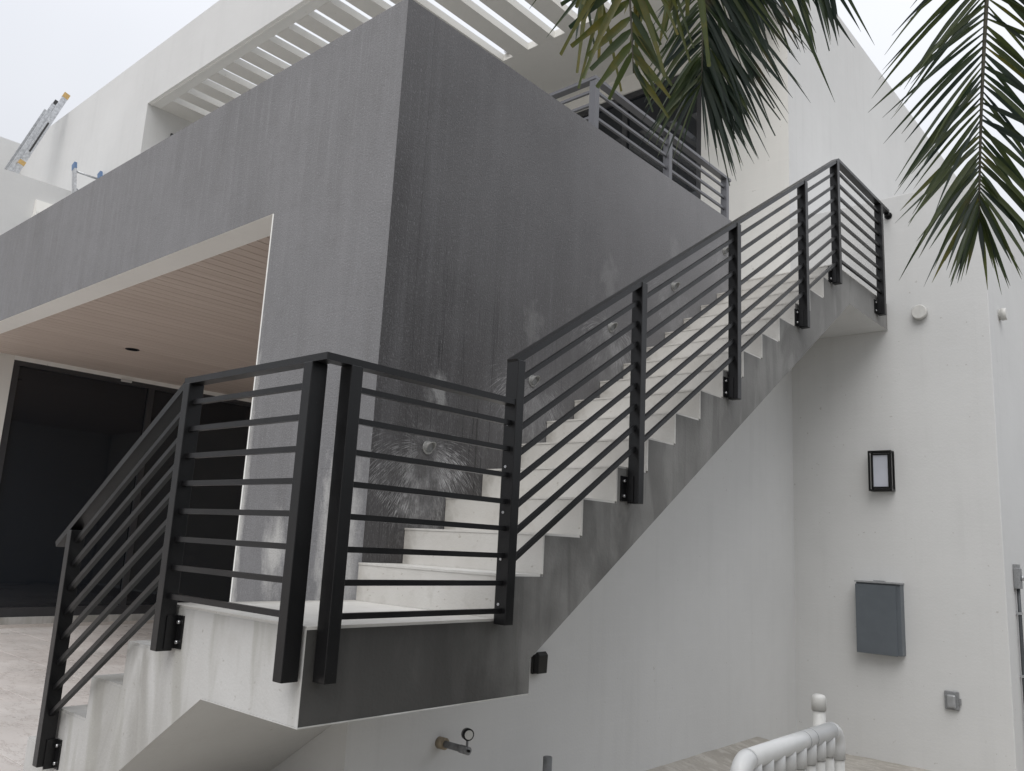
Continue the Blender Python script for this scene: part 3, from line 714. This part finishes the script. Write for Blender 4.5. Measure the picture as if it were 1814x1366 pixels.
# ------------------------------------------------------------------ white pipe manifold
pm = thing('pipe_manifold', 'white plastic pipe manifold with a row of upright pipes at the lower right', 'pipe rack', (1.93, .5, GROUND))
PX, PR, pz = 1.93, .034, -.372
ya, yb = .105, .965
def arc(c, y0, sgn, r, n=8): return [(PX, c[0]+sgn*r*math.sin(math.pi/2*i/n), c[1]+r*math.cos(math.pi/2*i/n)-0) for i in range(n+1)]
rr = .062
MB().tube([(PX, ya+rr, pz), (PX, yb-rr, pz)], PR, 24).build('header_pipe', M['pvc'], pm)
MB().tube(arc((ya+rr-.001, pz-rr), 0, -1, rr)+[(PX, ya, pz-rr-.05)], PR*1.03, 24).build('elbow', M['pvc'], pm)
MB().tube(arc((yb-rr+.001, pz-rr), 0, 1, rr)+[(PX, yb, pz-rr-.05)], PR*1.03, 24).build('elbow', M['pvc'], pm)
MB().tube([(PX, ya, pz-rr-.049), (PX, ya, GROUND+.0)], PR*.92, 20).build('upright_pipe', M['pvc_cap'], pm)
MB().tube([(PX, yb, pz-rr-.049), (PX, yb, GROUND+.0)], PR*.92, 20).build('upright_pipe', M['pvc_cap'], pm)
npipe = 8
for i in range(npipe):
    y = ya+(yb-ya)*(i+1)/(npipe+1)
    tee = MB().tube([(PX, y, pz-.01), (PX, y, pz-.088)], PR*.90, 20).build('tee', M['pvc'], pm)
    MB().tube([(PX, y, pz-.087), (PX, y, GROUND)], PR*.74, 20).build('upright_pipe', M['pvc_cap'], pm)
    if i == 5: MB().tube([(PX, y, pz-.145), (PX, y, pz-.16), (PX, y, GROUND)], [PR*1.2, PR*1.28, PR*1.28], 20).build('sleeve', M['pvc'], pm)
MB().tube([(PX, yb, pz-.165), (PX, yb, pz-.18), (PX, yb, GROUND)], [PR*1.2, PR*1.3, PR*1.3], 20).build('sleeve', M['pvc'], pm)
for y in (.63, .70, .915): MB().tube([(PX, y-.0015, pz), (PX, y+.0015, pz)], PR*1.012, 24).build('joint_ring', M['plastic_grey'], pm)
cp = thing('capped_pipe', 'upright white pipe with a domed cap behind the pipe manifold', 'pipe', (1.84, 1.02, GROUND))
MB().tube([(1.84, 1.02, GROUND), (1.84, 1.02, -.29)], .026, 20).build('pipe', M['pvc_cap'], cp)
MB().tube([(1.84, 1.02, -.318), (1.84, 1.02, -.268), (1.84, 1.02, -.258), (1.84, 1.02, -.254)], [.030, .030, .024, .012], 20).build('cap', M['pvc_cap'], cp)

# ------------------------------------------------------------------ palm tree leaning its fronds over the yard
rnd = random.Random(11)
CROWN = Vector((4.75, -2.75, 5.4))
palm = thing('palm_tree', 'tall palm whose drooping fronds hang into the top of the view', 'palm tree', (4.75, -2.75, GROUND))
tp = [(4.75+.06*math.sin(i*.9), -2.75+.04*math.cos(i*.7), GROUND+(CROWN.z-GROUND)*i/12) for i in range(13)]
MB().tube(tp, [.19-.05*i/12+(.012 if i % 2 else 0) for i in range(13)], 16).build('trunk', M['trunk'], palm)
def blade(B, D0, L, w, droop, twist, blunt=0.0, n=6):
    D0 = D0.normalized(); pts = []
    sway = D0.cross(Vector((0, 0, 1)))*random.uniform(-.12, .12)
    for i in range(n+1):
        t = i/n; pts.append(B+(D0*t+Vector((0, 0, -1))*droop*t*t+sway*t*t)*L)
    vs = []; fs = []
    for i, p in enumerate(pts):
        t = i/n; tg = (pts[min(i+1, n)]-pts[max(i-1, 0)]).normalized()
        view = (p-CAM).normalized(); wv = tg.cross(view)
        wv = wv.normalized() if wv.length > 1e-4 else tg.orthogonal()
        nv = wv.cross(tg).normalized()
        wd = (wv*math.cos(twist)+nv*math.sin(twist)).normalized(); nn = wd.cross(tg).normalized()
        ww = w*(.35+.65*min(1, t/.18))*max(blunt, 1-max(0, (t-.45)/.55)**1.6)
        if t >= .999 and blunt == 0: ww = .0008
        vs += [p-wd*ww/2, p+nn*ww*.22, p+wd*ww/2]
    for i in range(n):
        a = i*3; fs += [(a, a+1, a+4, a+3), (a+1, a+2, a+5, a+4)]
    return vs, fs
def catmull(P, n):
    out_ = []; P = [P[0]*2-P[1]]+P+[P[-1]*2-P[-2]]
    for i in range(1, len(P)-2):
        for k_ in range(n):
            t = k_/n; a, b, c, d = P[i-1:i+3]
            out_.append(.5*((2*b)+(c-a)*t+(2*a-5*b+4*c-d)*t*t+(3*b-a-3*c+d)*t**3))
    out_.append(P[-2]); return out_
def frond(px, d0, d1, rad, leaflets, mats, label):
    """px: rachis through these picture directions between d0 and d1 metres; leaflets: list of (s, side, length, angle, width, droop, blunt)"""
    n = len(px); tip = [ray_point(u, v, d0+(d1-d0)*i/(n-1)) for i, (u, v) in enumerate(px)]
    start = tip[0]; mid = CROWN.lerp(start, .5)+Vector((0, 0, .55))
    up_ = catmull([CROWN, CROWN.lerp(start, .22)+Vector((0, 0, .45)), mid, start], 6)
    ra = catmull(tip, 6)
    fr = MB().tube(up_[:-1]+ra, [rad*1.6-(rad*.9)*i/len(up_) for i in range(len(up_)-1)]+[rad*(.75-.55*i/len(ra)) for i in range(len(ra))], 8).build('frond', M['stem'], palm)
    fr['label'] = label
    def at(s):
        f = max(0, min(1, s))*(len(ra)-1); i = min(int(f), len(ra)-2); return ra[i].lerp(ra[i+1], f-i)
    for (s, sd_, L, ang, w, dr, bl, mi) in leaflets:
        B = at(s); a = math.radians(ang)
        D = RIGHT*(sd_*math.cos(a))-UP*math.sin(a)+fwd*rnd.uniform(-.22, .22)
        vs, fs = blade(B, D, L, w, dr, rnd.uniform(-.9, .9), bl)
        lf = bpy.data.meshes.new('leaflet'); lf.from_pydata(vs, [], fs); lf.materials.append(M[mats[mi]])
        for p in lf.polygons: p.use_smooth = True
        o = bpy.data.objects.new('leaflet', lf); COL.objects.link(o); o.parent = fr; 
    # leaflets on the part of the stalk that arches overhead: one mass
    vs_, fs_ = [], []
    L0 = len(up_)
    for i in range(5, L0-1):
        for sd_ in (-1, 1):
            for q in (.0, .33, .66):
                B = up_[i].lerp(up_[i+1], q); tg = (up_[i+1]-up_[i]).normalized()
                sv = tg.cross(Vector((0, 0, 1))).normalized()*sd_
                v, f = blade(B, sv+tg*.6+Vector((0, 0, -.1)), rnd.uniform(.45, .6), .026, .45, rnd.uniform(-.8, .8))
                k0 = len(vs_); vs_ += v; fs_ += [tuple(a+k0 for a in ff) for ff in f]
    o = MB().add(vs_, fs_).build('overhead_leaflets', M['leaf'], fr); o['kind'] = 'stuff'
    return fr
U = rnd.uniform
# right frond
lv = []
N = 64
for i in range(N):
    s = .02+.97*i/(N-1)
    for sd_ in (-1, 1):
        tip_ = max(0, (s-.70)/.30)
        L = (.43-.06*s)*(1-.45*tip_)*U(.74, 1.10)
        ang = (38+10*s+22*tip_ if sd_ < 0 else 30+10*s+34*tip_)+U(-9, 9)
        mi = 0 if rnd.random() < .72 else (1 if rnd.random() < .75 else 2)
        lv.append((s, sd_, L, ang, U(.011, .018), U(.08, .26), 0, mi))
lv += [(1.0, -1, .17, 80, .014, .1, 0, 0), (1.0, -1, .20, 68, .014, .1, 0, 0), (.99, 1, .16, 76, .012, .1, 0, 0), (1.0, 1, .14, 86, .014, .0, 0, 1)]
frond([(1764, -330), (1756, -130), (1748, 0), (1741, 130), (1737, 240), (1735, 330), (1734, 388)], 2.55, 2.72, .011, lv, ['leaf', 'leaf_dark', 'leaf_yellow'], 'bright green feather frond hanging at the right')
# middle frond
lv = []
N = 120
for i in range(N):
    s = .02+.96*i/(N-1)
    L = (.64-.34*s)*U(.60, 1.08)
    lv.append((s, 1, L, 42+24*s+U(-9, 10), U(.012, .021), U(.12, .30), .25 if rnd.random() < .3 else 0, 0 if rnd.random() < .8 else 1))
    if i % 2 == 0:
        lv.append((s, -1, U(.18, .32), 30+20*s+U(-12, 14), U(.010, .017), U(.15, .5), 0, 1 if rnd.random() < .7 else 0))
for k_ in range(5): lv.append((.98, 1, U(.22, .40), 78+U(-6, 9), .006, .05, 0, 0)); 
for k_ in range(4): lv.append((.96, -1, U(.2, .34), 62+U(-8, 14), .007, .2, 0, 1))
frond([(1262, -300), (1254, -170), (1248, -60), (1245, 40), (1244, 110), (1243, 150)], 3.05, 3.15, .010, lv, ['leaf_dark', 'leaf', 'leaf_yellow'], 'deep green frond with long leaflets hanging in the middle')
# yellowing frond at the left
lv = []
for s, L, a in ((.40, .20, 30), (.47, .19, 34), (.55, .19, 36), (.63, .15, 40), (.70, .15, 44), (.78, .15, 52), (.85, .13, 60)):
    lv.append((s, -1, L, a, .022, .05, .55, 0 if rnd.random() < .6 else 1))
for s in (.38, .45, .52, .6, .66, .72, .8, .86, .92, .97):
    lv.append((s, 1, U(.15, .22)*(1.1-.4*s), 50+U(-6, 10), .020, .12, .35, 0 if rnd.random() < .45 else 1))
for s, dx, L in ((.12, -1, .34), (.16, -1, .40), (.20, -1, .44), (.25, -1, .40), (.3, -1, .46), (.34, -1, .36), (.2, 1, .36), (.26, 1, .42), (.32, 1, .44), (.36, -1, .52), (.42, 1, .46), (.48, -1, .44)):
    lv.append((s, dx, L*.50, 52+U(-10, 18), .019, .40, .5, 0 if rnd.random() < .7 else 1))
frond([(1098, -330), (1106, -180), (1112, -70), (1117, 20), (1120, 80), (1122, 130)], 2.15, 2.25, .007, lv, ['leaf_yellow', 'leaf', 'leaf_dark'], 'yellowing frond with broken leaflets hanging left of the others')
# fronds seen from the side along the top edge, leaflets hanging straight down
lv = []
for i in range(30):
    s = .05+.9*i/29; lv.append((s, rnd.choice((-1, 1)), U(.08, .26) if rnd.random() < .8 else U(.24, .34), 78+U(-8, 12), U(.012, .021), .06, .55 if rnd.random() < .6 else 0, 0 if rnd.random() < .5 else (1 if rnd.random() < .7 else 2)))
frond([(1240, -95), (1190, -72), (1130, -60), (1070, -52), (1010, -42)], 2.35, 2.45, .008, lv, ['leaf_yellow', 'leaf', 'leaf_dark'], 'yellow green frond seen edge on along the top of the view')
lv = []
for i in range(58):
    s = .03+.94*i/57; lv.append((s, 1, U(.20, .46)*(1-.25*s), 62+U(-10, 16), U(.012, .022), .10, .4 if rnd.random() < .35 else 0, 0 if rnd.random() < .75 else 1))
frond([(1190, -150), (1260, -95), (1330, -72), (1400, -62), (1470, -58)], 3.2, 3.3, .010, lv, ['leaf_dark', 'leaf', 'leaf_yellow'], 'dark frond seen edge on with a curtain of hanging leaflets')
# remaining fronds of the crown, outside the view
for k_ in range(6):
    an = math.radians(-150+k_*38); dv = Vector((math.cos(an), math.sin(an), 0))
    P = catmull([CROWN, CROWN+dv*.8+Vector((0, 0, .7)), CROWN+dv*1.9+Vector((0, 0, .5)), CROWN+dv*2.7+Vector((0, 0, -.5))], 8)
    fr = MB().tube(P, [.02-.015*i/len(P) for i in range(len(P))], 8).build('frond', M['stem'], palm)
    vs_, fs_ = [], []
    for i in range(3, len(P)-1):
        for sd_ in (-1, 1):
            for q in (.0, .33, .66):
                B = P[i].lerp(P[i+1], q); tg = (P[i+1]-P[i]).normalized(); sv = tg.cross(Vector((0, 0, 1))).normalized()*sd_
                v, f = blade(B, sv+tg*.6, U(.45, .6), .026, .45, U(-.8, .8)); k0 = len(vs_); vs_ += v; fs_ += [tuple(a+k0 for a in ff) for ff in f]
    o = MB().add(vs_, fs_).build('overhead_leaflets', M['leaf'], fr); o['kind'] = 'stuff'

# ------------------------------------------------------------------ hedge added outside the view to darken side faces and lower walls
hd = thing('unseen_shade_hedge', 'tall dense green hedge added out of view to shade the side faces', 'hedge', (5.9, 2, GROUND))
rh = random.Random(5); vs_, fs_ = [], []
for i in range(11000):
    y = rh.uniform(-7, 15); z = GROUND+.05+2.6*rh.random()**.8; top = GROUND+2.5+.18*math.sin(y*1.7)+.1*math.sin(y*4.1)
    z = min(z, top+rh.uniform(-.1, .1)); x = 5.45+rh.random()**2*.5+.06*math.sin(y*3+z*2) if rh.random() < .8 else rh.uniform(5.45, 6.4)
    if x > 5.8: z = top+rh.uniform(-.15, .1)
    a = Vector((rh.uniform(-1, 1), rh.uniform(-1, 1), rh.uniform(-1, .4))).normalized(); b = a.orthogonal().normalized(); b = (b*math.cos(i)+a.cross(b)*math.sin(i))
    L_ = rh.uniform(.06, .12); w_ = L_*.42; p = Vector((x, y, z)); k0 = len(vs_)
    vs_ += [p, p+a*L_*.5+b*w_/2, p+a*L_, p+a*L_*.5-b*w_/2]; fs_.append((k0, k0+1, k0+2, k0+3))
o = MB().add(vs_, fs_).build('foliage', M['leaf'], hd); o['kind'] = 'stuff'
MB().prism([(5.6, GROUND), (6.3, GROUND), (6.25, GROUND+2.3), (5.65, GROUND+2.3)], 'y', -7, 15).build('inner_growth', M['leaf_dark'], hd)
